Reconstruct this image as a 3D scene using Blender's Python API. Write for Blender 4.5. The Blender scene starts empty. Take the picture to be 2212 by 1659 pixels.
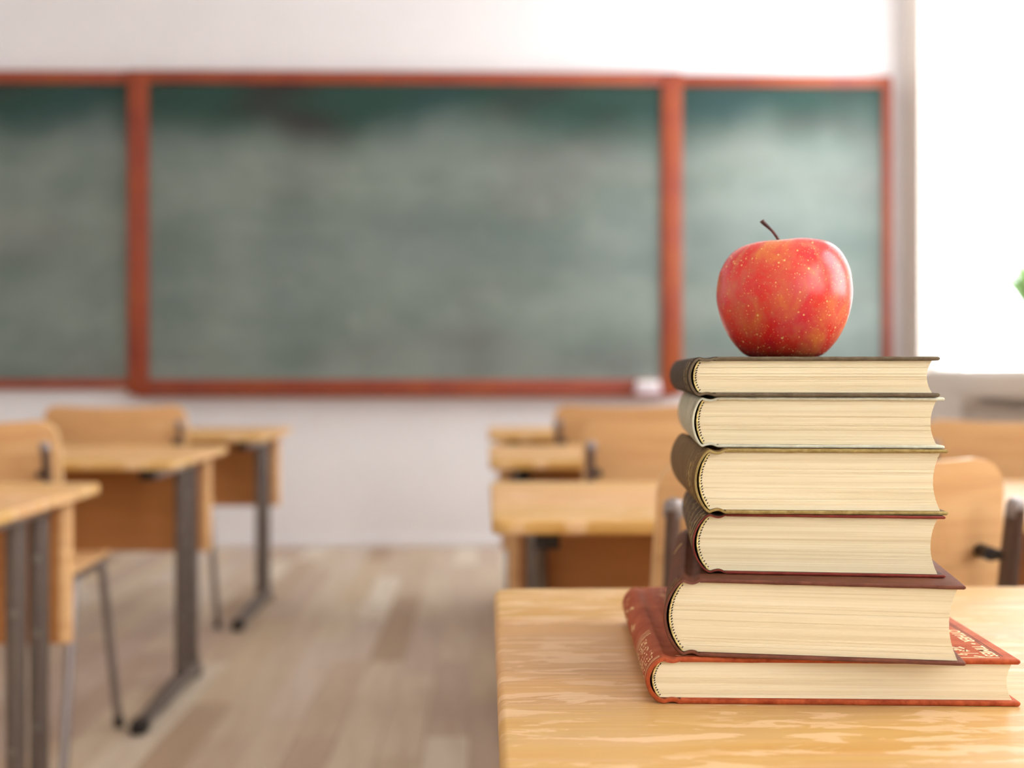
import bpy, bmesh, math, random
from mathutils import Vector, Matrix
C = bpy.context.scene.collection
S = bpy.context.scene
R = math.radians

# ------------------------------------------------------------------ camera
H = 0.88                      # eye height
F = 2600.0                    # focal length in pixels of a 2212 px wide frame
YAW = math.atan(56 / F)       # the camera looks a touch to the right of the room's long axis
cd = bpy.data.cameras.new('camera'); cam = bpy.data.objects.new('camera', cd); C.objects.link(cam)
cam.location = (0, 0, H); cam.rotation_euler = (R(90), 0, -YAW)
cd.sensor_width = 36; cd.lens = F / 2212 * 36
cd.shift_y = -(829.5 - 800) / 2212
cd.clip_start = 0.01
cd.dof.use_dof = True; cd.dof.focus_distance = 0.80; cd.dof.aperture_fstop = 3.8; cd.dof.aperture_blades = 0
S.camera = cam

# ------------------------------------------------------------------ light
w = bpy.data.worlds.new('overcast'); S.world = w; w.use_nodes = True
wb = w.node_tree.nodes['Background']
wb.inputs[0].default_value = (0.94, 0.97, 1.0, 1); wb.inputs[1].default_value = 9.8
S.view_settings.view_transform = 'Standard'; S.view_settings.look = 'None'
S.view_settings.gamma = 1; S.view_settings.use_curve_mapping = False
S.view_settings.exposure = 0.0
S.cycles.use_denoising = True
S.cycles.max_bounces = 8; S.cycles.diffuse_bounces = 6; S.cycles.glossy_bounces = 3
S.cycles.transparent_max_bounces = 8
S.cycles.sample_clamp_indirect = 6.0
S.cycles.caustics_reflective = False; S.cycles.caustics_refractive = False

XR, XL, YF, ZC = 2.10, -3.40, 6.00, 3.10      # right wall, left wall, front wall, ceiling
SILL, LINTEL = 0.875, 2.85
WINS = [(2.40, 5.78), (0.35, 1.62), (-2.50, -0.30)]  # rearmost window is unseen, added to light the page faces

def area(name, loc, rot, sx, sy, power, col=(1, 1, 1), portal=False):
    l = bpy.data.lights.new(name, 'AREA'); l.shape = 'RECTANGLE'; l.size = sx; l.size_y = sy
    l.energy = power; l.color = col
    if portal: l.cycles.is_portal = True
    o = bpy.data.objects.new(name, l); o.location = loc; o.rotation_euler = rot; C.objects.link(o); return o
for a, b in WINS:
    area('window_portal', (XR + .16, (a + b) / 2, (SILL + LINTEL) / 2), (0, R(90), 0), LINTEL - SILL, b - a, 1, portal=True)

# ------------------------------------------------------------------ material helpers
def lin(c):
    return tuple(((v / 255) / 12.92 if v / 255 <= .04045 else ((v / 255 + .055) / 1.055) ** 2.4) for v in c) + (1,)
class NT:
    def __init__(s, name):
        s.m = bpy.data.materials.new(name); s.m.use_nodes = True
        s.t = s.m.node_tree; s.p = s.t.nodes['Principled BSDF']; s.out = s.t.nodes['Material Output']
    def n(s, typ, **k):
        x = s.t.nodes.new(typ)
        for a, b in k.items(): setattr(x, a, b)
        return x
    def l(s, a, b): s.t.links.new(a, b)
    def coord(s, scale=(1, 1, 1), kind='Object', rot=(0, 0, 0), loc=(0, 0, 0)):
        c = s.n('ShaderNodeTexCoord'); m = s.n('ShaderNodeMapping')
        m.inputs['Scale'].default_value = scale; m.inputs['Rotation'].default_value = rot; m.inputs['Location'].default_value = loc
        s.l(c.outputs[kind], m.inputs[0]); return m.outputs[0]
    def noise(s, vec, scale, detail=4, rough=.5, dist=0):
        x = s.n('ShaderNodeTexNoise'); x.inputs['Scale'].default_value = scale; x.inputs['Detail'].default_value = detail
        x.inputs['Roughness'].default_value = rough; x.inputs['Distortion'].default_value = dist
        s.l(vec, x.inputs['Vector']); return x.outputs[0]
    def ramp(s, fac, stops):
        r = s.n('ShaderNodeValToRGB'); e = r.color_ramp.elements
        while len(e) < len(stops): e.new(0.5)
        for i, (p, c) in enumerate(stops):
            e[i].position = p; e[i].color = c if len(c) == 4 else lin(c)
        s.l(fac, r.inputs[0]); return r.outputs[0]
    def rf(s, fac, a, b, lo=0., hi=1.):
        r = s.n('ShaderNodeMapRange'); r.interpolation_type = 'SMOOTHSTEP'
        for k, v in zip(('From Min', 'From Max', 'To Min', 'To Max'), (a, b, lo, hi)): r.inputs[k].default_value = v
        s.l(fac, r.inputs[0]); return r.outputs[0]
    def math(s, op, a, b=None, clamp=False):
        m = s.n('ShaderNodeMath', operation=op, use_clamp=clamp)
        for i, v in enumerate((a, b)):
            if v is None: continue
            if isinstance(v, (int, float)): m.inputs[i].default_value = v
            else: s.l(v, m.inputs[i])
        return m.outputs[0]
    def mix(s, fac, a, b, blend='MIX'):
        m = s.n('ShaderNodeMix', data_type='RGBA', blend_type=blend)
        for i, v in ((0, fac), (6, a), (7, b)):
            if isinstance(v, (int, float)): m.inputs[i].default_value = v
            elif isinstance(v, tuple): m.inputs[i].default_value = v if len(v) == 4 else lin(v)
            else: s.l(v, m.inputs[i])
        return m.outputs[2]
    def bump(s, h, strength=.2, dist=.002):
        b = s.n('ShaderNodeBump'); b.inputs['Strength'].default_value = strength; b.inputs['Distance'].default_value = dist
        s.l(h, b.inputs['Height']); s.l(b.outputs[0], s.p.inputs['Normal'])
    def set(s, col=None, rough=None, metal=None, spec=None, coat=None):
        if col is not None:
            if isinstance(col, tuple): s.p.inputs['Base Color'].default_value = col if len(col) == 4 else lin(col)
            else: s.l(col, s.p.inputs['Base Color'])
        if rough is not None:
            if isinstance(rough, (int, float)): s.p.inputs['Roughness'].default_value = rough
            else: s.l(rough, s.p.inputs['Roughness'])
        if metal is not None: s.p.inputs['Metallic'].default_value = metal
        if spec is not None: s.p.inputs['Specular IOR Level'].default_value = spec
        if coat is not None: s.p.inputs['Coat Weight'].default_value = coat; s.p.inputs['Coat Roughness'].default_value = .1
        return s.m

def plain(name, c, rough=.5, metal=0., var=.06, scale=20, spec=.5):
    t = NT(name); n = t.noise(t.coord(), scale, 3)
    a = tuple(max(0, v * (1 - var)) for v in c); b = tuple(min(255, v * (1 + var)) for v in c)
    return t.set(t.ramp(n, [(.3, a), (.7, b)]), rough, metal, spec)

def m_desk_top():
    t = NT('oak_desktop')
    co = t.n('ShaderNodeTexCoord'); sp = t.n('ShaderNodeSeparateXYZ'); t.l(co.outputs['Object'], sp.inputs[0])
    wob = t.noise(t.coord((3, 9, 3)), 1.2, 3)
    yy = t.math('ADD', sp.outputs[1], t.math('MULTIPLY', t.math('SUBTRACT', wob, .5), .16))
    tan = t.math('MULTIPLY', t.rf(yy, -.46, -.40), t.rf(yy, -.13, -.19))       # tan veneer leaf between two ochre ones
    base = t.noise(t.coord((3, 12, 9)), 1.2, 3, .5)
    och = t.ramp(base, [(.32, (194, 154, 100)), (.5, (200, 158, 92)), (.68, (196, 146, 74))])
    tn = t.ramp(base, [(.32, (200, 154, 104)), (.5, (210, 162, 106)), (.68, (210, 160, 96))])
    col = t.mix(tan, och, tn)
    gr = t.noise(t.coord((6, 260, 60)), 1.0, 4, .6, .3)               # fine grain lines
    g2 = t.noise(t.coord((4, 90, 30), loc=(2, 0, 0)), 1.0, 4, .6, .5)
    gs = t.math('ADD', t.math('MULTIPLY', tan, .30), .15)
    col = t.mix(t.math('MULTIPLY', t.rf(gr, .42, .72), gs), col, (150, 100, 60))
    col = t.mix(t.math('MULTIPLY', t.rf(g2, .5, .62), .35), col, (208, 164, 122))
    gm = t.noise(t.coord((15, 62, 8), loc=(3, 1, 0)), 1.15, 6, .6, .5)     # pale medullary flecks
    zone = t.noise(t.coord((4, 9, 5), loc=(.3, .2, 0)), 1.5, 2)
    fl = t.math('MULTIPLY', t.rf(gm, .515, .56), t.rf(zone, .38, .50))
    col = t.mix(t.math('MULTIPLY', fl, .62), col, (228, 192, 150))
    t.bump(gr, .25, .0004)
    return t.set(col, .46, spec=.3)
def m_ply(name, a, b, c, rough=.4):
    t = NT(name)
    n = t.noise(t.coord((2, 2, 22)), 1.6, 5, .55, .4); g = t.noise(t.coord((8, 8, 200)), 1, 3)
    col = t.ramp(n, [(.3, a), (.5, b), (.7, c)])
    col = t.mix(t.rf(g, .5, .8, 0, .3), col, tuple(v * .85 for v in a))
    return t.set(col, rough, spec=.4)
def m_floor():
    t = NT('oak_floor')
    oi = t.n('ShaderNodeObjectInfo')
    col = t.ramp(oi.outputs['Random'], [(0, (166, 138, 110)), (.16, (208, 190, 166)), (.34, (184, 160, 140)), (.5, (216, 202, 182)), (.68, (198, 176, 144)), (.84, (192, 170, 152)), (1, (222, 210, 192))])
    n = t.noise(t.coord((22, 2.2, 10)), 1.3, 5, .6, .5)
    col = t.mix(t.rf(n, .4, .72, 0, .35), col, (158, 130, 106))
    p = t.noise(t.coord((3, 1.2, 3), loc=(7, 0, 0)), 2.2, 2)
    col = t.mix(t.rf(p, .5, .75, 0, .35), col, (204, 190, 170))
    return t.set(col, .5, spec=.35)
def m_floor_far():
    t = NT('oak_floor_far')
    n = t.noise(t.coord((9, 1.2, 3)), 1.1, 4, .6); 
    return t.set(t.ramp(n, [(.3, (176, 150, 124)), (.7, (206, 188, 164))]), .5)
def m_board():
    t = NT('chalky_green')
    co = t.n('ShaderNodeTexCoord'); sp = t.n('ShaderNodeSeparateXYZ'); t.l(co.outputs['Object'], sp.inputs[0])
    z = sp.outputs[2]
    wob = t.noise(t.coord((.9, 1, .5)), 1.3, 3)
    zz = t.math('ADD', z, t.math('MULTIPLY', t.math('SUBTRACT', wob, .5), .5))
    edge = t.rf(zz, 2.18, 1.90)                                        # wiped zone stops below the top edge
    blob = t.noise(t.coord((1.1, 1, 1.7), loc=(2.2, 0, .4)), 1.5, 4, .55)
    strk = t.noise(t.coord((.7, 1, 6)), 1.2, 3)
    fine = t.noise(t.coord((2.4, 1, 1.9), loc=(5, 0, 3)), 2.4, 5, .6)
    s = t.math('ADD', t.rf(blob, .3, .7, .40, .66), t.rf(strk, .38, .72, -.02, .05))
    s = t.math('ADD', s, t.rf(fine, .56, .72, 0, .10))
    f = t.math('MULTIPLY', edge, s, clamp=True)
    dark = t.ramp(t.noise(t.coord((.8, 1, 1.6), loc=(1.4, 0, 0)), 1.1, 2), [(.38, (44, 44, 42)), (.5, (34, 62, 54)), (.66, (38, 64, 66))])
    col = t.mix(f, dark, (142, 150, 142))
    return t.set(col, .5, spec=.25)
def m_frame():
    t = NT('red_brown_wood'); n = t.noise(t.coord((3, 3, 3)), 2, 3)
    return t.set(t.ramp(n, [(.3, (130, 54, 36)), (.5, (140, 62, 36)), (.7, (146, 70, 34))]), .45, spec=.35)
def m_apple():
    t = NT('apple_skin')
    co = t.n('ShaderNodeTexCoord'); sp = t.n('ShaderNodeSeparateXYZ'); t.l(co.outputs['Object'], sp.inputs[0])
    ang = t.math('ARCTAN2', sp.outputs[1], sp.outputs[0])
    cb = t.n('ShaderNodeCombineXYZ')
    t.l(t.math('MULTIPLY', t.math('SINE', ang), 1.0), cb.inputs[0]); t.l(t.math('COSINE', ang), cb.inputs[1])
    t.l(t.math('MULTIPLY', sp.outputs[2], 17), cb.inputs[2])
    st = t.noise(cb.outputs[0], 11, 6, .75, .1)      # fine meridian streaks
    br = t.noise(cb.outputs[0], 1.7, 5, .6, .5)        # broad blush patches
    col = t.ramp(br, [(.32, (204, 26, 38)), (.44, (212, 44, 34)), (.54, (206, 78, 56)), (.64, (212, 108, 52)), (.74, (222, 130, 60))])
    col = t.mix(t.rf(st, .5, .74, 0, .5), col, (214, 116, 72))
    pk = t.noise(t.coord((1, 1, 1), loc=(.13, .2, .4)), 22, 4)
    col = t.mix(t.rf(pk, .5, .7, 0, .6), col, (204, 60, 84))
    zb = sp.outputs[2]                                                # browner towards the calyx end
    col = t.mix(t.rf(zb, .016, .000, 0, .55), col, (120, 56, 26))
    for sc, rad, d, lo in ((300, .2, .85, .72), (560, .2, .6, .35)):
        v = t.n('ShaderNodeTexVoronoi'); v.inputs['Scale'].default_value = sc; t.l(t.coord(), v.inputs['Vector'])
        sx = t.n('ShaderNodeSeparateColor'); t.l(v.outputs['Color'], sx.inputs[0])
        keep = t.rf(sx.outputs[0], lo, lo + .02)
        rr = t.math('MULTIPLY', sx.outputs[1], rad)
        dot = t.rf(t.math('SUBTRACT', v.outputs['Distance'], t.math('ADD', rr, .06)), .05, -.05)
        col = t.mix(t.math('MULTIPLY', t.math('MULTIPLY', dot, keep), d), col, (236, 200, 120))
    t.bump(st, .06, .0006)
    return t.set(col, .27, spec=.42, coat=.0)
def m_pages(k):
    t = NT('page_edges')
    a = t.noise(t.coord((5, 60, 900), loc=(k, 0, k)), 1.0, 3, .6, .15)
    b = t.noise(t.coord((3, 20, 230), loc=(0, k, k)), 1.0, 4, .6, .2)
    col = t.ramp(b, [(.3, (214, 197, 160)), (.5, (226, 211, 176)), (.7, (232, 220, 190))])
    col = t.mix(t.rf(a, .5, .76, 0, .32), col, (184, 152, 104))
    t.bump(a, .35, .0004)
    return t.set(col, .8, spec=.15)
def m_leather(name, a, b, rough=.5, scale=60, bump=.25):
    t = NT(name); n = t.noise(t.coord(), scale, 5, .65); f = t.noise(t.coord(), scale * 12, 3)
    t.bump(f, bump, .0004)
    return t.set(t.ramp(n, [(.34, a), (.64, b)]), min(.85, rough + .22), spec=.2)

M = dict(
    wall=plain('wall_paint', (242, 240, 240), .75, var=.01, scale=3, spec=.2),
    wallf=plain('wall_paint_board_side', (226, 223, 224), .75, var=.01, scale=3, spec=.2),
    wallr=plain('wall_paint_window_side', (226, 217, 208), .75, var=.01, scale=3, spec=.2),
    ceiling=plain('ceiling_paint', (246, 246, 246), .85, var=.01, scale=3, spec=.2),
    white=plain('white_gloss_paint', (238, 238, 236), .35, var=.01),
    desk=m_desk_top(), panel=m_ply('panel_veneer', (166, 104, 56), (178, 116, 62), (184, 122, 68)),
    ply=m_ply('beech_plywood', (200, 150, 100), (212, 164, 112), (218, 174, 122)),
    plyedge=m_ply('pale_plywood_edge', (222, 184, 130), (226, 190, 136), (230, 196, 146)),
    floor=m_floor(), floor2=m_floor_far(), board=m_board(), frame=m_frame(),
    steel=plain('grey_brown_steel', (104, 92, 84), .38, .35, .03, spec=.5),
    chrome=plain('grey_chair_tube', (138, 128, 124), .3, .5, .03),
    tube=plain('brown_chair_tube', (96, 76, 66), .35, .3, .03),
    black=plain('black_plastic', (26, 22, 20), .5, var=.02),
    bolt=plain('bolt_head', (128, 120, 114), .3, .6, .03),
    rad=plain('grey_beige_enamel', (184, 168, 152), .5, var=.02),
    apple=m_apple(), stem=plain('apple_stem', (74, 46, 40), .7, var=.25, scale=300),
    gold=plain('gilt', (206, 170, 84), .45, .1, .15, scale=400),
    palegold=plain('cream_gilt', (236, 196, 140), .5, .1, .1, scale=300),
    blackprint=plain('black_print', (40, 34, 26), .6, var=.1),
    thread=plain('headband_cloth', (206, 182, 120), .8, var=.25, scale=700),
    dark=plain('dark_thread', (38, 26, 16), .8, var=.1),
    soil=plain('soil', (62, 46, 34), .9, var=.3, scale=80), terracotta=plain('white_ceramic', (226, 224, 218), .3, var=.02),
    leaf=plain('green_leaf', (92, 132, 36), .45, var=.25, scale=12), eraser=plain('white_felt', (200, 186, 192), .9, var=.02),
)
def m_glass():
    t = NT('window_glass'); t.t.nodes.remove(t.p)
    tr = t.n('ShaderNodeBsdfTransparent'); gl = t.n('ShaderNodeBsdfGlossy'); gl.inputs['Roughness'].default_value = .02
    lw = t.n('ShaderNodeLayerWeight'); lw.inputs['Blend'].default_value = .5
    fr5 = t.math('ADD', t.math('MULTIPLY', t.math('POWER', lw.outputs['Facing'], 5.0), .7), .03)
    mx = t.n('ShaderNodeMixShader'); t.l(fr5, mx.inputs[0]); t.l(tr.outputs[0], mx.inputs[1]); t.l(gl.outputs[0], mx.inputs[2])
    t.l(mx.outputs[0], t.out.inputs[0]); return t.m
M['glass'] = m_glass()

# ------------------------------------------------------------------ mesh helpers
def link(name, bm, mat, parent=None, smooth=False, sharp=None):
    me = bpy.data.meshes.new(name)
    bmesh.ops.recalc_face_normals(bm, faces=bm.faces)
    bm.to_mesh(me); bm.free()
    for m in (mat if isinstance(mat, (list, tuple)) else [mat]): me.materials.append(m)
    if smooth:
        for p in me.polygons: p.use_smooth = True
        try: me.set_sharp_from_angle(angle=R(sharp or 40))
        except Exception: pass
    o = bpy.data.objects.new(name, me); C.objects.link(o)
    if parent: o.parent = parent
    return o
def thing(name, label, cat, loc=(0, 0, 0), rz=0, group=None):
    o = bpy.data.objects.new(name, None); o.empty_display_size = .05; C.objects.link(o)
    o.location = loc; o.rotation_euler = (0, 0, rz)
    o['label'] = label; o['category'] = cat
    if group: o['group'] = group
    return o
def box(bm, x0, x1, y0, y1, z0, z1, bev=0, seg=2, mi=0):
    vs = [bm.verts.new((x, y, z)) for x in (x0, x1) for y in (y0, y1) for z in (z0, z1)]
    fs = [(0, 1, 3, 2), (4, 6, 7, 5), (0, 4, 5, 1), (2, 3, 7, 6), (0, 2, 6, 4), (1, 5, 7, 3)]
    F_ = [bm.faces.new([vs[i] for i in f]) for f in fs]
    for f in F_: f.material_index = mi
    if bev:
        ed = list({e for f in F_ for e in f.edges})
        bmesh.ops.bevel(bm, geom=ed, offset=bev, segments=seg, profile=.5, affect='EDGES')
def boxo(name, mat, parent, *a, **k):
    bm = bmesh.new(); box(bm, *a, **k); return link(name, bm, mat, parent, smooth=bool(k.get('bev')))
def struct(o): o['kind'] = 'structure'; return o
def sweep(bm, pts, rad, n=12, rx=None, cap=True, up=Vector((0, 0, 1))):
    """tube along pts; rad may be a list; rx = (a,b) scales for an oval section"""
    pts = [Vector(p) for p in pts]; rings = []
    ref = None
    for i, p in enumerate(pts):
        t = (pts[min(i + 1, len(pts) - 1)] - pts[max(i - 1, 0)]).normalized()
        if ref is None:
            ref = up if abs(t.dot(up)) < .9 else Vector((0, 1, 0))
        s = t.cross(ref).normalized(); u = s.cross(t).normalized(); ref = u
        r = rad[i] if isinstance(rad, (list, tuple)) else rad
        a, b = rx or (1, 1)
        rings.append([bm.verts.new(p + s * math.cos(k * 2 * math.pi / n) * r * a + u * math.sin(k * 2 * math.pi / n) * r * b) for k in range(n)])
    for i in range(len(rings) - 1):
        for k in range(n):
            bm.faces.new((rings[i][k], rings[i][(k + 1) % n], rings[i + 1][(k + 1) % n], rings[i + 1][k]))
    if cap:
        bm.faces.new(rings[0][::-1]); bm.faces.new(rings[-1])
def arcpts(pts, r=.03, n=5):
    """round the inner corners of a polyline"""
    pts = [Vector(p) for p in pts]; out = [pts[0]]
    for a, b, c in zip(pts, pts[1:], pts[2:]):
        d = min(r, (a - b).length * .45, (c - b).length * .45)
        p, q = b + (a - b).normalized() * d, b + (c - b).normalized() * d
        for i in range(n + 1):
            t = i / n; out.append(p * (1 - t) ** 2 + b * 2 * t * (1 - t) + q * t * t)
    out.append(pts[-1]); return out
def roundrect(x0, x1, y0, y1, r, n=6):
    o = []
    for cx, cy, a in ((x1 - r, y1 - r, 0), (x0 + r, y1 - r, 90), (x0 + r, y0 + r, 180), (x1 - r, y0 + r, 270)):
        for i in range(n + 1):
            t = R(a + 90 * i / n); o.append((cx + r * math.cos(t), cy + r * math.sin(t)))
    return o
def slab(bm, outline, z0, z1, e=.004, seg=3):
    """flat board with rounded edges, outline CCW in xy"""
    cx = sum(p[0] for p in outline) / len(outline); cy = sum(p[1] for p in outline) / len(outline)
    nrm = []
    N = len(outline)
    for i in range(N):
        a, b = Vector(outline[i - 1]), Vector(outline[(i + 1) % N]); d = (b - a).normalized(); nrm.append(Vector((d.y, -d.x)))
    lay = []
    for k in range(seg + 1): t = k / seg * math.pi / 2; lay.append((z0 + e - e * math.cos(t), e - e * math.sin(t)))
    for k in range(seg + 1): t = k / seg * math.pi / 2; lay.append((z1 - e + e * math.sin(t), e - e * math.cos(t)))
    rings = [[bm.verts.new((p[0] - n.x * ins, p[1] - n.y * ins, z)) for p, n in zip(outline, nrm)] for z, ins in lay]
    for a, b in zip(rings, rings[1:]):
        for i in range(N): bm.faces.new((a[i], a[(i + 1) % N], b[(i + 1) % N], b[i]))
    bm.faces.new(rings[0][::-1]); bm.faces.new(rings[-1])
def copy_tree(o, parent=None):
    c = o.copy(); C.objects.link(c); c.parent = parent
    for ch in list(o.children): copy_tree(ch, c)
    return c

# ------------------------------------------------------------------ room shell
fl = struct(boxo('floor', M['floor2'], None, XL - .1, XR + .1, -2.6, YF + .1, -.08, -.012))
rng = random.Random(4)
PW = .105
row = 0; x = XL; cache = {}; spare = bmesh.new()
def plank_mesh(L):
    k = round(L, 2)
    if k not in cache:
        bm = bmesh.new(); box(bm, 0, PW - .0012, 0, k - .0012, -.012, 0, bev=.0012, seg=1)
        me = bpy.data.meshes.new('plank'); bm.to_mesh(me); bm.free(); me.materials.append(M['floor']); cache[k] = me
    return cache[k]
nplank = 0
while x < XR - .001:
    y = 2.30 - rng.choice((0, .15, .3, .45, .6))
    first = True
    while y < YF - .01:
        L = rng.choice((.6, .75, .9, 1.05)); L = min(L, YF - y)
        if -2.45 < x and nplank < 296:
            o = bpy.data.objects.new('plank', plank_mesh(L)); o.location = (x, y, rng.uniform(-.0006, 0)); C.objects.link(o); o.parent = fl; nplank += 1
            if first: xs = (x, y)
        else: box(spare, x, x + PW - .0012, y, y + L - .0012, -.012, 0)
        first = False if not first else False
        y += L
    yb = -2.6; 
    y0 = min([2.30])
    x += PW
x = XL; rng2 = random.Random(4)
while x < XR - .001:                                  # the part of the floor behind and below the frame
    y1 = 2.30 - rng2.choice((0, .15, .3, .45, .6))
    yy = y1
    # replay the row's random numbers so both halves meet
    t = y1
    while t < YF - .01:
        L = min(rng2.choice((.6, .75, .9, 1.05)), YF - t)
        if -2.45 < x: pass
        t += L
        if x > -2.45: rng2.uniform(0, 1)
    while yy > -2.6:
        L = min(.9, yy + 2.6); box(spare, x, x + PW - .0012, yy - L, yy - .0012, -.012, 0); yy -= L
    x += PW
sp = link('planking', spare, M['floor'], fl); sp['kind'] = 'stuff'

struct(boxo('wall_front', M['wallf'], None, XL - .1, XR + .3, YF, YF + .15, -.012, ZC))
struct(boxo('wall_back', M['wall'], None, XL - .15, XR + .15, -2.7, -2.6, -.012, ZC))
struct(boxo('wall_left', M['wall'], None, XL - .15, XL, -2.6, YF, -.012, ZC))
struct(boxo('ceiling', M['ceiling'], None, XL - .15, XR + .3, -2.6, YF + .15, ZC, ZC + .1))
bm = bmesh.new()
WT = .14
edges = [-2.6] + [v for p in sorted(WINS) for v in p] + [YF]
for i in range(0, len(edges), 2): box(bm, XR, XR + WT, edges[i], edges[i + 1], -.012, ZC)
for a, b in WINS:
    box(bm, XR, XR + WT, a, b, -.012, SILL); box(bm, XR, XR + WT, a, b, LINTEL, ZC)
struct(link('wall_right', bm, M['wallr']))
struct(boxo('baseboard_front', M['wallf'], None, XL, XR, YF - .012, YF, 0, .055, bev=.003))
for i, (a, b) in enumerate(WINS):
    wroot = bpy.data.objects.new('window_%d' % (i + 1), None); C.objects.link(wroot); wroot['kind'] = 'structure'
    wroot.location = (XR + .06, (a + b) / 2, SILL); hw = (b - a) / 2; ht = LINTEL - SILL
    n = 3 if b - a > 2 else 1
    t = .016
    boxo('window_frame', M['white'], wroot, 0, .04, -hw, hw, 0, t, bev=.003)
    boxo('window_frame', M['white'], wroot, 0, .04, -hw, hw, ht - t, ht, bev=.003)
    for k in range(n + 1):
        yy = -hw + (2 * hw) * k / n; yy = min(max(yy, -hw + t / 2), hw - t / 2)
        boxo('window_frame', M['white'], wroot, 0, .04, yy - t / 2, yy + t / 2, t, ht - t, bev=.003)
        if k < n:
            y0 = max(-hw + 2 * hw * k / n, -hw) + t * .5; y1 = -hw + 2 * hw * (k + 1) / n - t * .5
            boxo('window_pane', M['glass'], wroot, .018, .022, y0, y1, t, ht - t)
# window shelf and radiator under the big window
sh = boxo('trim_1', M['wallr'], None, 2.0, XR, 2.7, 5.25, .775, .872, bev=.004); struct(sh)
rd = thing('radiator', 'grey-beige panel radiator on the wall below the bright window', 'radiator', (2.03, 3.85, .12))
bm = bmesh.new(); box(bm, -.005, .03, -1.2, 1.24, 0, .62, bev=.006); link('front_panel', bm, M['rad'], rd, True)
bm = bmesh.new()
for k in range(24): box(bm, .03, .045, -1.18 + k * .1, -1.13 + k * .1, .02, .6)
g = link('convector_fins', bm, M['rad'], rd); g['kind'] = 'stuff'
boxo('bracket', M['rad'], rd, .03, .0695, -1.0, -.96, .05, .5); boxo('bracket', M['rad'], rd, .03, .0695, 1.0, 1.04, .05, .5)

# ------------------------------------------------------------------ chalkboard
BY = 5.93      # front of the centre board
cb = thing('chalkboard', 'wide three-part green chalkboard in a red-brown wooden frame on the front wall', 'chalkboard', (0, YF, 0))
def bb(name, mat, x0, x1, y0, y1, z0, z1, bev=.004): 
    return boxo(name, mat, cb, x0, x1, y0 - YF, y1 - YF, z0, z1, bev=bev)
# centre part stands proud of the wings
bb('writing_panel', M['board'], -1.70, .92, 5.945, 5.965, .80, 2.31, 0)
bb('frame_stile', M['frame'], -1.755, -1.655, BY, 5.985, .76, 2.352)
bb('frame_stile', M['frame'], .868, .97, BY, 5.985, .76, 2.352)
bb('frame_rail', M['frame'], -1.655, .868, BY, 5.985, 2.290, 2.352)
bb('frame_rail', M['frame'], -1.655, .868, BY, 5.985, .765, .835)
bb('chalk_ledge', M['frame'], -1.70, .92, BY - .05, BY, .748, .762)
# wings
bb('writing_panel', M['board'], .95, 1.99, 5.962, 5.975, .81, 2.31, 0)
bb('frame_rail', M['frame'], .97, 1.975, 5.945, 5.99, 2.290, 2.345)
bb('frame_rail', M['frame'], .97, 1.975, 5.945, 5.99, .785, .835)
bb('frame_stile', M['frame'], 1.975, 2.022, 5.945, 5.99, .785, 2.345)
bb('writing_panel', M['board'], -2.80, -1.74, 5.962, 5.975, .81, 2.31, 0)
bb('frame_rail', M['frame'], -2.80, -1.755, 5.945, 5.99, 2.290, 2.350)
bb('frame_rail', M['frame'], -2.80, -1.755, 5.945, 5.99, .788, .836)
bb('frame_stile', M['frame'], -2.847, -2.80, 5.945, 5.99, .788, 2.350)
er = thing('board_eraser', 'small white felt eraser on the ledge under the chalkboard', 'eraser', (.795, 5.903, .7625))
boxo('felt_pad', M['eraser'], er, -.062, .062, -.022, .022, 0, .045, bev=.006)
boxo('grip', M['white'], er, -.055, .055, -.018, .018, .045, .066, bev=.004)

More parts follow.
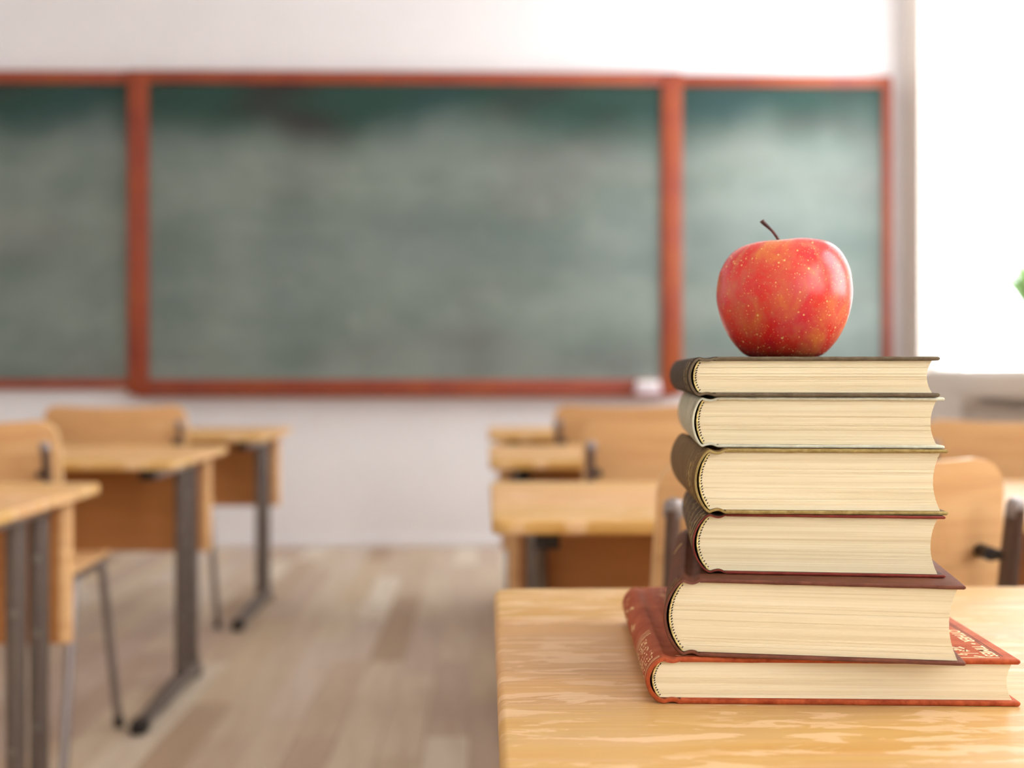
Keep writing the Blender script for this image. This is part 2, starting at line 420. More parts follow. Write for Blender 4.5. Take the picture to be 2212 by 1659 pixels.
# ------------------------------------------------------------------ desks
DT = .66
def make_desk(label, loc, X0, X1):
    """origin at the floor under the far edge of the top; X0..X1 local width"""
    d = thing('school_desk', label, 'desk', loc, 0, 'double school desks')
    bm = bmesh.new(); slab(bm, roundrect(X0, X1, -.62, 0, .022), DT - .022, DT, .0055, 4); link('tabletop', bm, M['desk'], d, True)
    # modesty panel, its two ends bent away
    bm = bmesh.new(); path = []
    r = .020; xa, xb = X0 + .036, X1 - .036; yp = -.085
    for k in range(7): t = R(180 - 90 * k / 6) ; path.append((xa + r + r * math.cos(t), yp + r - r * math.sin(t)))
    for k in range(7): t = R(90 - 90 * k / 6); path.append((xb - r + r * math.cos(t), yp + r - r * math.sin(t)))
    prof = []
    for (px, py) in path: prof.append(((px, py), (px * 1.0 if xa + r < px < xb - r else (xa + r + (px - xa - r) * .3 if px < xa + r + 1e-6 else xb - r + (px - xb + r) * .3), yp + r - (yp + r - py) * .3)))
    z0, z1 = .362, DT - .024
    col = []
    for (a, b) in prof: col.append([bm.verts.new((a[0], a[1], z0)), bm.verts.new((a[0], a[1], z1)), bm.verts.new((b[0], b[1], z1)), bm.verts.new((b[0], b[1], z0))])
    for p, q in zip(col, col[1:]):
        for i in range(4): bm.faces.new((p[i], p[(i + 1) % 4], q[(i + 1) % 4], q[i]))
    bm.faces.new(col[0]); bm.faces.new(col[-1][::-1])
    bm.normal_update()
    for f in bm.faces:
        c_ = f.calc_center_median().x
        if c_ < xa + r * .95 or c_ > xb - r * .95: f.material_index = 1
    link('modesty_panel', bm, [M['panel'], M['ply']], d, True)
    for side, px in ((-1, X0 + .085), (1, X1 - .085)):
        for yy in (-.217, -.105):
            bm = bmesh.new(); sweep(bm, [(px, yy, .03), (px, yy, DT - .045)], .0175, 16); p = link('post', bm, M['steel'], d, True)
            for zz in ((.215, .39, .53) if yy > -.2 else (.205, .45)):
                bm = bmesh.new(); sweep(bm, [(px, yy - .016, zz), (px, yy - .0205, zz)], .007, 10); link('bolt', bm, M['bolt'], p, True)
        bm = bmesh.new(); sweep(bm, arcpts([(px, -.615, .022), (px, -.45, .026), (px, -.2, .034), (px, -.06, .024)], .05), [.0185 + .006 * min(1, i / 8) for i in range(60)], 14, (.95, .9)); link('foot', bm, M['steel'], d, True)
        boxo('foot_cap', M['black'], d, px - .02, px + .02, -.635, -.585, 0, .036, bev=.008)
        boxo('foot_cap', M['black'], d, px - .02, px + .02, -.085, -.045, 0, .036, bev=.008)
        boxo('support_arm', M['chrome'], d, px - .018, px + .018, -.53, -.07, DT - .052, DT - .022, bev=.005)
        boxo('arm_cap', M['black'], d, px - .019, px + .019, -.555, -.53, DT - .053, DT - .0225, bev=.004)
    return d
FAR = [1.218, 2.382, 3.545, 4.70]
ordn = ['', 'third row from the chalkboard', 'second row from the chalkboard', 'row nearest the chalkboard']
RX0, RX1, LX0, LX1 = .008, 1.60, -2.345, -.755
dk = make_desk('honey-coloured oak school desk in front that carries the book stack', (0, FAR[0], 0), RX0, RX1)
for i in (1, 2, 3):
    q = copy_tree(dk); q.location = (0, FAR[i], 0)
    q['label'] = ('honey oak desk right of the aisle, directly behind the book stack' if i == 1 else
                  'honey oak desk right of the aisle, middle one behind the book stack' if i == 2 else
                  'honey oak desk right of the aisle, nearest the chalkboard')
for i in (1, 2, 3):
    q = copy_tree(dk); q.location = (LX0 - RX0, FAR[i], 0)
    q['label'] = ('honey oak desk at the left edge of the photo, with two bolted posts' if i == 1 else
                  'honey oak desk left of the aisle, middle one, long grey foot on the floor' if i == 2 else
                  'honey oak desk left of the aisle, nearest the chalkboard')

# ------------------------------------------------------------------ chairs
def make_chair(label, loc):
    c = thing('school_chair', label, 'chair', loc, 0, 'plywood school chairs behind the desks')
    hw = .216; zt, zb = .775, .50
    # curved plywood back: outline in (x,z), bent in y
    bm = bmesh.new(); nx, nz = 16, 8
    def by(x, z): return .034 * (x / hw) ** 2 + (zt - z) * .16
    def clampx(z):      # rounded top corners, slightly narrower foot
        r = .045; d = zt - z
        ins = r - math.sqrt(max(0, r * r - (r - d) ** 2)) if d < r else 0
        d2 = z - zb; ins2 = r - math.sqrt(max(0, r * r - (r - d2) ** 2)) if d2 < r else 0
        return hw - max(ins, ins2) + .008 * (zt - z) / (zt - zb)
    zs = [zb, zb + .004, zb + .015, zb + .045] + [zb + .045 + (zt - zb - .09) * k / 4 for k in range(1, 4)] + [zt - .045, zt - .025, zt - .012, zt - .004, zt]
    fr = []; bk = []
    for z in zs:
        ww = clampx(z); a = []; b = []
        for k in range(nx + 1):
            x = -ww + 2 * ww * k / nx; y = by(x, z)
            dz = -.010 * (1 - (x / hw) ** 2) * max(0, (z - .68) / (zt - .68)); a.append(bm.verts.new((x, y - .006, z + dz))); b.append(bm.verts.new((x, y + .006, z + dz)))
        fr.append(a); bk.append(b)
    for i in range(len(zs) - 1):
        for k in range(nx):
            bm.faces.new((fr[i][k], fr[i][k + 1], fr[i + 1][k + 1], fr[i + 1][k])); bm.faces.new((bk[i][k], bk[i + 1][k], bk[i + 1][k + 1], bk[i][k + 1]))
        for k in (0, nx): f = bm.faces.new((fr[i][k], fr[i + 1][k], bk[i + 1][k], bk[i][k])); f.material_index = 1
    for i in (0, len(zs) - 1):
        for k in range(nx): f = bm.faces.new((fr[i][k], fr[i][k + 1], bk[i][k + 1], bk[i][k])); f.material_index = 1
    link('backrest', bm, [M['ply'], M['plyedge']], c, True, 50)
    # seat
    bm = bmesh.new(); slab(bm, roundrect(-.256, .256, .0, .365, .05), .432, .444, .003, 2)
    for v in bm.verts:
        if v.co.y > .3: v.co.z -= (v.co.y - .3) ** 2 * 3
        v.co.z -= .006 * (1 - (v.co.x / .2) ** 2)
    link('seat', bm, M['ply'], c, True)
    for s in (-1, 1):
        x0 = .206 * s; x1 = .240 * s
        bm = bmesh.new(); sweep(bm, arcpts([(x1, .06, .412), (x0, .030, .49), (x0 * 1.0, -.022, .715)], .05), .0125, 14, (1.0, .62)); bp = link('back_post', bm, M['tube'], c, True)
        bm = bmesh.new(); sweep(bm, [(x0, -.0195, .705), (x0, -.0235, .722), (x0, -.0245, .727)], [.0128, .0118, .007], 14, (1.0, .66)); link('end_cap', bm, M['chrome'], bp, True)
        bm = bmesh.new(); sweep(bm, [(x0 - .018 * s, .004, .655), (x0 - .018 * s, .045, .655)], .009, 12); link('knob', bm, M['black'], bp, True)
        bm = bmesh.new(); sweep(bm, [(x0 * 1.0, -.008, .655), (x0 - .018 * s, .008, .655)], .007, 10); link('bolt', bm, M['black'], bp, True)
        bm = bmesh.new(); sweep(bm, arcpts([(x1, .0, .422), (x1, .34, .422)], .02), .0105, 12); link('seat_rail', bm, M['tube'], c, True)
        bm = bmesh.new(); sweep(bm, arcpts([(x1, .24, .420), (x1 * 1.02, .285, .417), (.262 * s, .375, .012)], .03), .0105, 12); l = link('leg', bm, M['chrome'], c, True)
        bm = bmesh.new(); sweep(bm, [(.2615 * s, .372, .028), (.263 * s, .3765, 0)], .0125, 12); link('foot_glide', bm, M['black'], l, True)
        bm = bmesh.new(); sweep(bm, arcpts([(x1, .11, .420), (x1 * 1.02, .055, .415), (.262 * s, -.09, .012)], .03), .0105, 12); l = link('leg', bm, M['chrome'], c, True)
        bm = bmesh.new(); sweep(bm, [(.2615 * s, -.087, .028), (.263 * s, -.0915, 0)], .0125, 12); link('foot_glide', bm, M['black'], l, True)
    bm = bmesh.new(); sweep(bm, [(-.240, .28, .412), (.240, .28, .412)], .009, 10); link('cross_tube', bm, M['chrome'], c, True)
    return c
ch = make_chair('beech plywood school chair right behind the book stack, dark oval tubes on its back', (.430, 1.455, 0))
ch.rotation_euler.z = R(0)
for x, y, rz, lb in [
    (.432, 2.61, 0, 'beech plywood chair whose left part shows beside the book stack, behind the nearest one'),
    (.432, 3.765, 0, 'beech plywood chair nearest the chalkboard right of the aisle, mostly behind another chair back'),
    (1.186, 2.63, 0, 'sunlit orange plywood chair back right of the book stack, below the window'),
    (1.186, 3.765, 0, 'plywood chair nearest the window and chalkboard, behind the sunlit orange chair back'),
    (-1.148, 2.60, 3, 'beech plywood chair cut by the left edge of the photo'),
    (-1.150, 3.735, 4, 'beech plywood chair left of the aisle below the chalkboard, its whole back visible')]:
    q = copy_tree(ch); q.location = (x, y, 0); q.rotation_euler = (0, 0, R(rz)); q['label'] = lb

# ------------------------------------------------------------------ books
def room(xc, d):      # camera-plane offset and distance along the view axis -> room x, y
    return (xc * math.cos(YAW) + d * math.sin(YAW), -xc * math.sin(YAW) + d * math.cos(YAW))
def chaikin(p, n=2):
    for _ in range(n):
        q = [p[0]]
        for a, b in zip(p, p[1:]): q += [(a[0] * .75 + b[0] * .25, a[1] * .75 + b[1] * .25), (a[0] * .25 + b[0] * .75, a[1] * .25 + b[1] * .75)]
        q.append(p[-1]); p = q
    return p
class Book:
    wk = 1.5
    def __init__(s, label, xl, xr, dl, ang, z0, T, L, bulge, t, mcover, mspine, medge, seed, lining=None):
        a = R(ang); Xl = (xl - 1106) * dl / F; k = (xr - 1106) / F
        s.W = W = (k * dl - Xl) / (math.cos(a) + k * math.sin(a)); s.T = T; s.L = L; s.t = t; s.b = bulge
        rx, ry = room(Xl, dl)
        s.o = thing('book', label, 'book', (rx, ry, DT + z0), -(a + YAW), 'old hardcover books in the stack')
        rng = random.Random(seed)
        s.Rr = (bulge ** 2 + (T / 2) ** 2) / (2 * bulge)
        gx = bulge + .0075; dip = min(.0022, T * .05)
        arc = []
        s.a0 = math.asin(min(1, (T / 2) / s.Rr))
        N = 18
        for i in range(1, N):
            th = s.a0 * (1 - 2 * i / N); arc.append((s.Rr - s.Rr * math.cos(th), T / 2 + s.Rr * math.sin(th)))
        ts = t * .75
        outer = [(gx + .006, T), (gx + .0035, T - .0001), (gx, T - dip), (bulge + .0035, T - dip * .6), (bulge + .0012, T)] + arc + [(bulge + .0012, 0), (bulge + .0035, dip * .6), (gx, dip), (gx + .0035, .0001), (gx + .006, 0)]
        outer = chaikin(outer, 2)
        # inner offset
        def offs(pts, d):
            out = []
            for i, p in enumerate(pts):
                a_, b_ = pts[max(i - 1, 0)], pts[min(i + 1, len(pts) - 1)]
                dx, dz = b_[0] - a_[0], b_[1] - a_[1]; l = math.hypot(dx, dz) or 1
                out.append((p[0] - dz / l * d * -1 * -1, p[1] + dx / l * d * -1 * -1))
            return out
        inner = offs(outer, ts)
        # make sure the offset went inwards
        mid = len(outer) // 2
        if inner[mid][0] < outer[mid][0]: inner = offs(outer, -ts)
        bm = bmesh.new(); NY = 10
        r0 = []
        ys = [0, .0004] + [L * k / NY for k in range(1, NY)] + [L - .0004, L]
        ins = [.0004, 0] + [0] * (NY - 1) + [0, .0004]
        for y, e in zip(ys, ins):
            r0.append(([bm.verts.new((p[0] + (q[0] - p[0]) / ts * e, y, p[1] + (q[1] - p[1]) / ts * e)) for p, q in zip(outer, inner)], [bm.verts.new((q[0], y, q[1])) for q in inner]))
        for (o1, i1), (o2, i2) in zip(r0, r0[1:]):
            for k in range(len(outer) - 1):
                bm.faces.new((o1[k], o1[k + 1], o2[k + 1], o2[k])); bm.faces.new((i1[k + 1], i1[k], i2[k], i2[k + 1]))
        for (o1, i1) in (r0[0], r0[-1]):
            for k in range(len(outer) - 1):
                f = bm.faces.new((o1[k], i1[k], i1[k + 1], o1[k + 1])); f.material_index = 1
        s.spine = link('spine', bm, [mspine, medge], s.o, True, 60)
        # boards
        def board(name, zlo, zhi, flip):
            bm = bmesh.new(); xa, xb = gx + .0045, W; hh = (zhi - zlo) / 2; zc = (zlo + zhi) / 2
            NX = 24; rows = []
            rr = min(hh * .8, .0013)
            prof = [(0, -1), (0, 1)]
            sec = []
            for sy in (0, 1):      # section in (y,z) with rounded edges
                for kk in range(5):
                    t_ = R(-90 + 45 * kk) if sy else R(90 + 45 * kk)
                    sec.append(((L - rr if sy else rr) + rr * math.cos(t_), (hh - rr) * (1 if math.sin(t_) >= 0 else -1) + rr * math.sin(t_)))
            for i in range(NX + 1):
                u = i / NX; x = xa + (xb - xa) * u; sc = 1
                if i == NX: sc = .55
                if i == NX - 1: x = xb - rr
                wav = (rng.random() - .5) * .00022 if 0 < i < NX - 1 else 0
                rows.append([bm.verts.new((x, y if i < NX else L / 2 + (y - L / 2) * (1 - .6 * rr / L), zc + z * sc + wav)) for y, z in sec])
            for p, q in zip(rows, rows[1:]):
                for k in range(len(sec)): bm.faces.new((p[k], p[(k + 1) % len(sec)], q[(k + 1) % len(sec)], q[k]))
            bm.faces.new(rows[0]); bm.faces.new(rows[-1][::-1])
            for f in bm.faces:
                c = f.calc_center_median()
                if abs(f.normal.z if f.normal.length else 0) < .5: pass
                if c.y < rr * 1.01 or c.y > L - rr * 1.01 or c.x > xb - rr: f.material_index = 1
            return link(name, bm, [mcover, medge], s.o, True, 70)
        s.top = board('front_cover', T - t, T, 0); s.bot = board('back_cover', 0, t, 0)
        # page block: thin lamellae, rounded at the spine and hollow at the fore-edge
        ov = .0046; rec = .0030; gap = .0013 + ts
        zb0, zb1 = t + .0001, T - t - .0001; n = max(24, int(T / .0006))
        mid = (zb0 + zb1) / 2; hz = (zb1 - zb0) / 2
        s.hz, s.mid, s.rec = hz, mid, rec
        hollow = min(.0055, .0016 + hz * .16)
        def fl_(z):
            q = (z - T / 2); return s.Rr - math.sqrt(max(0, s.Rr ** 2 - q * q)) + gap + .0006
        s.fl = fl_
        def fr_(z): return W - ov - hollow * (1 - ((z - mid) / hz) ** 2)
        bm = bmesh.new(); prev = None
        for k in range(n):
            za, zc_ = zb0 + (zb1 - zb0) * k / n, zb0 + (zb1 - zb0) * (k + 1) / n
            dy = rng.uniform(-.00012, .00012); dx = rng.uniform(-.0001, .0001)
            if rng.random() < .08: dy += .00035
            ringa = [bm.verts.new((x + 0, y, za)) for x, y in ((fl_(za), rec + dy), (fr_(za) + dx, rec + dy), (fr_(za) + dx, L - rec), (fl_(za), L - rec))]
            ringb = [bm.verts.new((x + 0, y, zc_)) for x, y in ((fl_(zc_), rec + dy), (fr_(zc_) + dx, rec + dy), (fr_(zc_) + dx, L - rec), (fl_(zc_), L - rec))]
            for i in range(4): bm.faces.new((ringa[i], ringa[(i + 1) % 4], ringb[(i + 1) % 4], ringb[i]))
            bm.faces.new(ringb)
            bm.faces.new(ringa[::-1])
        link('page_block', bm, m_pages(seed), s.o)
        # headband: cloth roll and slanting stitches along the spine end of the pages
        bm = bmesh.new(); pts = []
        for k in range(25):
            z = mid + hz * .97 * (1 - 2 * k / 24); pts.append((fl_(z) + .0002, rec - .0006, z))
        sweep(bm, pts, .00062, 8)
        hb = link('headband', bm, M['thread'], s.o, True)
        bm = bmesh.new(); ns = max(9, int(T / .0022))
        for k in range(ns):
            z = mid + hz * .93 * (1 - 2 * (k + .5) / ns); x = fl_(z) + .00135; q = (z - T / 2) / s.Rr
            d = Vector((.0010, 0, .0008 + rng.uniform(-.0003, .0003))); p = Vector((x + rng.uniform(-.0002, .0002), rec - .0002, z))
            sweep(bm, [p - d * .5, p + d * .6], .00034, 5)
        st = link('stitching', bm, M['dark'], hb); st['kind'] = 'stuff'
        s.N = rng
    # point on the spine: v along the length (m), h -1..1 from bottom to top shoulder
    def sp(s, v, h, out=.0002):
        th = s.a0 * h * .97; r = s.Rr + out
        return Vector((s.Rr - r * math.cos(th), v, s.T / 2 + r * math.sin(th)))
    def stroke(s, bm, v0, h0, v1, h1, wd, n=6, mi=0):
        wd *= s.wk
        pa = []
        for i in range(n + 1):
            t = i / n; v, h = v0 + (v1 - v0) * t, h0 + (h1 - h0) * t
            pa.append((v, h))
        arcl = s.Rr * s.a0 * .97
        dv, dh = (v1 - v0), (h1 - h0) * arcl; l = math.hypot(dv, dh) or 1
        nv, nh = -dh / l * wd / 2, dv / l * wd / 2 / arcl
        A = [bm.verts.new(s.sp(v + nv, h + nh)) for v, h in pa]; B = [bm.verts.new(s.sp(v - nv, h - nh)) for v, h in pa]
        for i in range(n): bm.faces.new((A[i], A[i + 1], B[i + 1], B[i])).material_index = mi
    def cover_text(s, name, text, size, x, y, rot, mat, sx=1.0):
        cu = bpy.data.curves.new('lettering', 'FONT'); cu.body = text; cu.size = size; cu.extrude = .00006; cu.space_character = 1.04; cu.align_x = 'RIGHT'; cu.offset = .00012
        ob = bpy.data.objects.new('tmp', cu); C.objects.link(ob)
        dg = bpy.context.evaluated_depsgraph_get(); me = bpy.data.meshes.new_from_object(ob.evaluated_get(dg)); me.name = 'lettering'
        bpy.data.objects.remove(ob); me.materials.clear(); me.materials.append(mat)
        o = bpy.data.objects.new(name, me); C.objects.link(o); o.parent = s.o
        o.location = (x, y, s.T + .00008); o.rotation_euler = (0, 0, rot); o.scale = (1, sx, 1); return o

ml = m_leather
L1 = ml('dark_brown_cloth', (60, 48, 40), (74, 62, 50), .55); L1e = ml('dark_brown_edge', (92, 78, 60), (112, 98, 78), .7, 160)
L2 = ml('pale_grey_cloth', (164, 158, 136), (186, 180, 158), .6); L2e = ml('pale_edge', (196, 192, 168), (214, 212, 190), .7, 160)
L3 = ml('olive_brown_cloth', (102, 76, 42), (116, 90, 54), .5); L3e = ml('khaki_edge', (136, 112, 62), (168, 146, 92), .7, 220)
L4 = ml('brown_tooled_leather', (72, 54, 44), (92, 72, 56), .5); L4e = ml('oxblood_edge', (112, 42, 34), (134, 56, 44), .5, 90)
L5 = ml('chestnut_leather', (86, 46, 30), (106, 62, 42), .45, 30); L5e = ml('chestnut_edge', (98, 56, 44), (122, 74, 56), .5, 90)
L6 = ml('rust_leather', (150, 66, 38), (174, 92, 58), .48, 50, .5); L6e = ml('rust_edge', (140, 54, 24), (182, 88, 48), .45, 130)

b6 = Book('wide flat rust-red leather book at the bottom of the stack, gilt lettering on its cover', 1395, 2205, .794, 1.8, 0, .0310, .258, .011, .0036, L6, L6, L6e, 6)
b5 = Book('thick chestnut-brown book, second from the bottom of the stack', 1433, 2087, .797, 8.8, .0312, .0513, .258, .0120, .0026, L5, L5, L5e, 5)
b4 = Book('oxblood-edged book with ornate gilt spine, third from the bottom of the stack', 1495, 2043, .8135, 6.3, .0827, .0408, .225, .0108, .0019, L4, L4, L4e, 4)
b3 = Book('olive-brown book with a gilt leaf ornament on its bulging spine, third from the top', 1499, 2049, .808, 3.2, .1237, .0438, .210, .0092, .0025, L3, L3, L3e, 3)
b2 = Book('pale grey-green book with black print on its spine, second from the top', 1494, 2041, .817, 5.5, .1677, .0343, .225, .0060, .0022, L2, L2, L2e, 2)
b1 = Book('thin dark brown book on top of the stack, under the apple', 1486, 2031, .813, 4.7, .2022, .0270, .255, .0064, .0027, L1, L1, L1e, 1)

def prints(bk, name, mat, fn):
    bm = bmesh.new(); fn(bk, bm, random.Random(int(bk.T * 1e4))); o = link(name, bm, mat, bk.o); o['kind'] = 'stuff'; return o
def arc_line(bk, bm, v, wd, h0=-.95, h1=.95, dash=0, jit=0, rg=None, bow=0):
    n = 26
    for i in range(n):
        a, b = h0 + (h1 - h0) * i / n, h0 + (h1 - h0) * (i + 1) / n
        if dash and i % dash == 0: continue
        j = rg.uniform(-jit, jit) if rg else 0
        j2 = rg.uniform(-jit, jit) if rg else 0
        bk.stroke(bm, v + j + bow * a * a, a, v + j2 + bow * b * b, b, wd, 2)
def d6(bk, bm, rg):
    for v, wd in ((.0035, .0009), (.0065, .0005), (.074, .0012), (.079, .0007), (.084, .0006)): arc_line(bk, bm, v, wd, rg=rg, jit=.0002)
    for r in range(7):      # worn, unreadable title lettering
        v = .012 + r * .0085; h = -.72
        while h < .72:
            l = rg.uniform(.05, .11)
            if rg.random() < .85: bk.stroke(bm, v + rg.uniform(-.001, .001), h, v + rg.uniform(.002, .0062), h + rg.uniform(-.03, .05), .0006, 2)
            if rg.random() < .4: bk.stroke(bm, v, h, v + .0005, h + l, .0006, 2)
            h += l
    for v, h, l in ((.130, -.2, .010), (.134, .15, .012), (.128, .3, .007)): bk.stroke(bm, v, h, v + l, h + .12, .0016, 3)
    for k in range(26):
        v = rg.uniform(.185, .250); h = rg.uniform(-.6, .65); bk.stroke(bm, v, h, v + rg.uniform(-.012, .014), h + rg.uniform(-.2, .2), .0012, 3)
def d5(bk, bm, rg):
    arc_line(bk, bm, .0022, .0004, .1, .98)
    for r in range(4):
        v = .006 + r * .0055
        h = .05
        while h < .9:
            bk.stroke(bm, v + rg.uniform(-.0006, .0006), h, v + rg.uniform(-.0008, .0014), h + rg.uniform(.02, .06), .00035, 2); h += rg.uniform(.05, .1)
    arc_line(bk, bm, .175, .0045, .55, .93)
def d4(bk, bm, rg):
    for v in (.002, .0045, .016, .0185, .036, .0385, .060, .064, .09, .094, .13, .134, .17, .174, .205): arc_line(bk, bm, v, .0006, jit=.0002, rg=rg)
    for k in range(150):
        v = rg.uniform(.004, .215); h = rg.uniform(-.9, .95); bk.stroke(bm, v, h, v + rg.uniform(-.004, .004), h + rg.uniform(-.12, .12), .0006, 3)
def d3(bk, bm, rg):
    arc_line(bk, bm, .052, .0005, -.75, .85, 5, .0005, rg, .004)
    arc_line(bk, bm, .022, .0005, -.8, .9, 4, .0005, rg, .003); arc_line(bk, bm, .017, .0004, -.8, .8, 3, .0005, rg, .003)
    for k in range(34):     # leaf ornament
        t = rg.uniform(-.55, .4); wv = .008 * (1 - ((t + .08) / .5) ** 2)
        v = .037 + rg.uniform(-.7, .7) * max(wv, 0); bk.stroke(bm, v, t, v + rg.uniform(-.002, .002), t + rg.uniform(.05, .16), .0006, 3)
    for k in range(16):
        v = rg.uniform(.012, .03); h = rg.uniform(-.7, .8); bk.stroke(bm, v, h, v + .001, h + .04, .0005, 2)
def d2(bk, bm, rg):
    for k in range(30):
        v = rg.choice((.010, .016, .024)) + rg.uniform(-.002, .002); h = rg.uniform(-.7, .75)
        bk.stroke(bm, v, h, v + rg.uniform(-.0015, .0025), h + rg.uniform(-.09, .09), .0010, 2)
def d1(bk, bm, rg):
    for v, b in ((.044, .010), (.0385, .008), (.026, .003), (.020, .002), (.014, .001)): arc_line(bk, bm, v, .00042, -.8, .85, 6, .0005, rg, b)
    for k in range(34):
        v = rg.uniform(.012, .034); h = rg.uniform(-.7, .7); bk.stroke(bm, v, h, v + rg.uniform(-.002, .002), h + rg.uniform(-.1, .1), .0004, 2)
    arc_line(bk, bm, .0415, .0012, -.2, .3, 0, .0004, rg)
prints(b6, 'gilt_tooling', M['palegold'], d6); prints(b5, 'gilt_tooling', M['gold'], d5); prints(b4, 'gilt_tooling', M['gold'], d4)
prints(b3, 'gilt_tooling', M['gold'], d3); prints(b2, 'black_print', M['blackprint'], d2); prints(b1, 'gilt_tooling', M['gold'], d1)
# cover of the bottom book: title along the fore-edge, a second small line, a border line, and a worn column by the hinge
b6.cover_text('title_lettering', 'OTHER \u2022 TIMES', .0116, b6.W - .0190, .008, R(-90), M['palegold'])
bm = bmesh.new()
def flat(bm, pts, wd):
    pts = [Vector((p[0], p[1], b6.T + .0001)) for p in pts]
    for a, b in zip(pts, pts[1:]):
        d = (b - a).normalized(); n = Vector((-d.y, d.x, 0)) * wd / 2
        bm.faces.new([bm.verts.new(q) for q in (a + n, b + n, b - n, a - n)])
flat(bm, [(b6.W - .012, .0045), (.02, .0045)], .0011)
flat(bm, [(b6.W - .0335, .0165), (b6.W - .0215, .0165)], .0011)
rg = random.Random(3)
for k in range(26):
    x0, y0 = b6.W - rg.uniform(.024, .036), rg.uniform(.007, .034)
    if abs(y0 - .0165) < .0035: continue
    flat(bm, [(x0, y0), (x0 + rg.uniform(-.006, .006), y0 + rg.uniform(-.002, .003)), (x0 + rg.uniform(-.003, .003), y0 + .003)], .0010)
for k in range(70):         # illegible column near the hinge
    x0, y0 = .034 + rg.uniform(-.005, .005), rg.uniform(.09, .25)
    flat(bm, [(x0, y0), (x0 + rg.uniform(-.004, .005), y0 + rg.uniform(-.003, .003))], .0013)
link('gilt_border', bm, M['palegold'], b6.o)['kind'] = 'stuff'
bm = bmesh.new()
for q in (.0085, .0105): flat(bm, [(b6.W - q, .008), (b6.W - q, .25)], .0009)
link('blind_tooled_line', bm, M['dark'] if False else L5, b6.o)

# ------------------------------------------------------------------ added sheer curtain to dim the window light, out of view
def cloth(name, c, tr):
    t_ = NT(name); tl_ = t_.n('ShaderNodeBsdfTranslucent'); tl_.inputs[0].default_value = (c, c, c, 1)
    mx_ = t_.n('ShaderNodeMixShader'); mx_.inputs[0].default_value = tr; t_.set((235, 235, 235), .9, spec=.1)
    t_.l(t_.p.outputs[0], mx_.inputs[1]); t_.l(tl_.outputs[0], mx_.inputs[2]); t_.l(mx_.outputs[0], t_.out.inputs[0]); return t_.m
def diffuser(label, x, y0, y1, z0, hgt, amp, mt):  # out-of-view cloth added to weaken the light of a window
    hl = (y1 - y0) / 2
    cu = thing('diffuser', label, 'diffuser', (x, (y0 + y1) / 2, z0))
    bm = bmesh.new(); ra = []; rb_ = []; n = int(hl * 110)
    for k in range(n + 1):
        y = -hl + 2 * hl * k / n; q = amp * math.sin(k * .9); ra.append(bm.verts.new((q, y, 0))); rb_.append(bm.verts.new((q * .6, y, hgt)))
    for k in range(n): bm.faces.new((ra[k], ra[k + 1], rb_[k + 1], rb_[k]))
    link('cloth', bm, mt, cu, True, 180)
    bm = bmesh.new(); sweep(bm, [(0, -hl - .01, hgt + .008), (0, hl + .01, hgt + .008)], .008, 10); link('rod', bm, M['chrome'], cu, True)
diffuser('unseen sheer white curtain drawn over the rearmost window', XR - .06, -2.55, -.22, .7, 2.2, .018, cloth('sheer_white_cloth', .97, .9))
diffuser('unseen sheer white curtain drawn over the near half of the big window', XR + .028, 2.45, 4.30, SILL + .01, 1.94, .012, cloth('dense_white_cloth', .6, .55))

# ------------------------------------------------------------------ apple
ax_, ay_ = room((1692 - 1106) * .895 / F, .895)
ap = thing('apple', 'shiny red speckled apple with a dark stem on top of the book stack', 'apple', (ax_, ay_, DT + .2292), 0)
px = .895 / F
prof = [(0, 10), (12, 8), (30, 5), (46, 1.5), (58, 0), (68, 1), (78, 5), (90, 13), (112, 39), (130, 74), (140, 108), (143.8, 138), (141.5, 168), (137, 190), (128, 211), (118, 227), (106, 239), (92, 247.5), (76, 252.5), (60, 254.5), (46, 253), (32, 247), (20, 236), (10, 224), (0, 218)]
def catmull(p, n=3):
    out = []
    for i in range(len(p) - 1):
        p0, p1, p2, p3 = p[max(i - 1, 0)], p[i], p[i + 1], p[min(i + 2, len(p) - 1)]
        for k in range(n):
            t = k / n
            out.append(tuple(.5 * ((2 * p1[j]) + (-p0[j] + p2[j]) * t + (2 * p0[j] - 5 * p1[j] + 4 * p2[j] - p3[j]) * t * t + (-p0[j] + 3 * p1[j] - 3 * p2[j] + p3[j]) * t ** 3) for j in (0, 1)))
    out.append(p[-1]); return out
pr = catmull(prof, 3)
bm = bmesh.new(); NA = 80; rings = []
for r, z in pr:
    ring = []
    for k in range(NA):
        th = 2 * math.pi * k / NA; hgt = z / 257
        lob = 1 + .012 * math.cos(5 * th + .6) * (1 - hgt) ** 1.5 + .006 * math.cos(3 * th + 1) * hgt
        top = 1.0 + (-.012 + .016 * math.cos(th - .1) + .003 * math.cos(5 * th)) * (1 if hgt > .8 else max(0, (hgt - .4) / .4)) * (1 if r > 25 else r / 25)
        rr = r * lob + (3 * math.cos(th) * max(0, hgt - .5) * (r > 5))
        ring.append(bm.verts.new((rr * px * math.cos(th), rr * px * math.sin(th), z * px * top if hgt > .4 else z * px)))
    rings.append(ring)
for a, b in zip(rings, rings[1:]):
    for k in range(NA): bm.faces.new((a[k], a[(k + 1) % NA], b[(k + 1) % NA], b[k]))
bmesh.ops.remove_doubles(bm, verts=bm.verts, dist=1e-6)
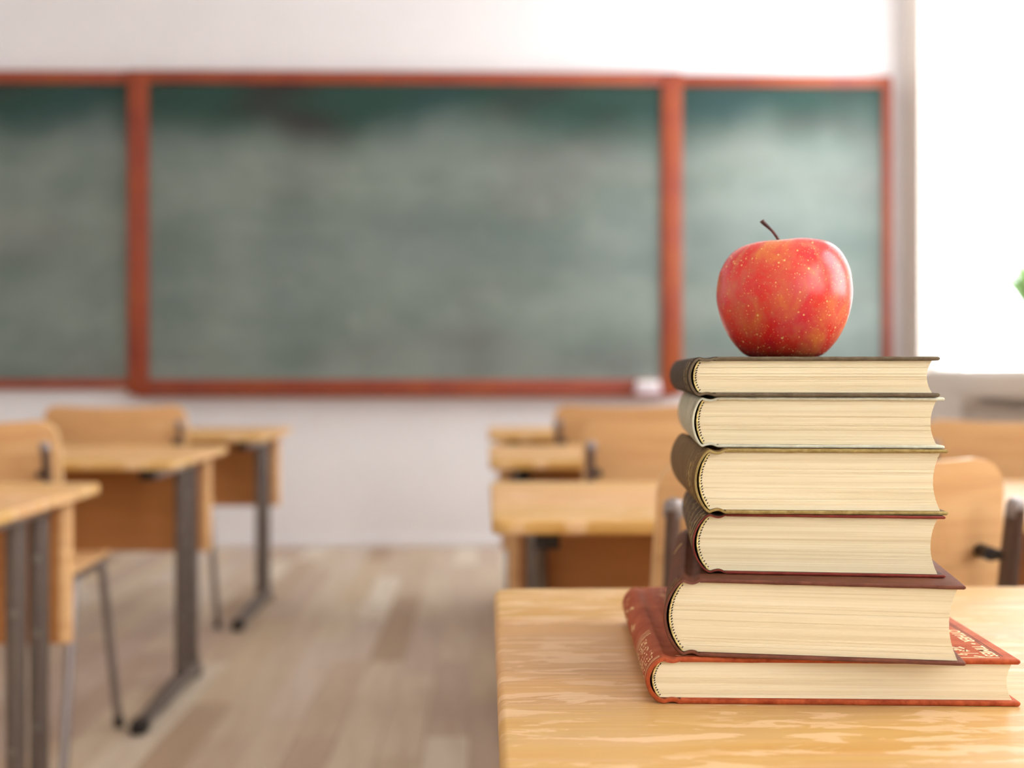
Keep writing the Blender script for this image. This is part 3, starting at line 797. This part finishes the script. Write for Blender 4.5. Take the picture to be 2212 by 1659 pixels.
link('apple_body', bm, M['apple'], ap, True, 180)
bm = bmesh.new()
sp_ = [(0, 222), (-3, 240), (-9, 256), (-20, 272), (-31, 283), (-41, 292), (-45, 297)]
sweep(bm, [((x - 2) * px, 0, z * px) for x, z in catmull(sp_, 3)], [3.4] * 0 + [(3.2 + 3.2 * max(0, (i / 18 - .55)) ** 1.0 * 1.6) * px for i in range(19)], 10)
link('stem', bm, M['stem'], ap, True)

# ------------------------------------------------------------------ plant on the window shelf
pl = thing('potted_plant', 'green leafy potted plant on the window shelf at the right edge', 'plant', (2.05, 4.42, .872))
bm = bmesh.new(); sweep(bm, [(0, 0, 0), (0, 0, .004), (0, 0, .09), (0, 0, .1)], [.034, .036, .046, .048], 20); link('pot', bm, M['terracotta'], pl, True)
bm = bmesh.new(); sweep(bm, [(0, 0, .1), (0, 0, .102)], .043, 16); link('soil', bm, M['soil'], pl)
rg = random.Random(8)
for k in range(11):
    a = [90, 62, 118, 80, 100, 270, 225, 300, 180, 45, 140][k]; reach = [.30, .26, .24, .22, .28, .2, .18, .2, .1, .12, .14][k]; zt = [.42, .47, .36, .52, .38, .38, .3, .42, .36, .5, .48][k]
    bm = bmesh.new(); A = []; B = []; Cc = []
    for i in range(9):
        t = i / 8; d = Vector((math.cos(R(a)) * .35 if math.cos(R(a)) > 0 else math.cos(R(a)), math.sin(R(a)), 0))
        p = Vector((0, 0, .1)) + d * reach * t ** 1.3 + Vector((0, 0, (zt - .1) * math.sin(t * 1.75) / 1.0))
        s_ = d.cross(Vector((0, 0, 1))).normalized() * (.024 * math.sin(math.pi * min(1, t * .9 + .08)) ** .8)
        A.append(bm.verts.new(p + s_ + Vector((0, 0, .004)))); Cc.append(bm.verts.new(p)); B.append(bm.verts.new(p - s_ + Vector((0, 0, .004))))
    for i in range(8): bm.faces.new((A[i], A[i + 1], Cc[i + 1], Cc[i])); bm.faces.new((Cc[i], Cc[i + 1], B[i + 1], B[i]))
    link('leaf', bm, M['leaf'], pl, True)
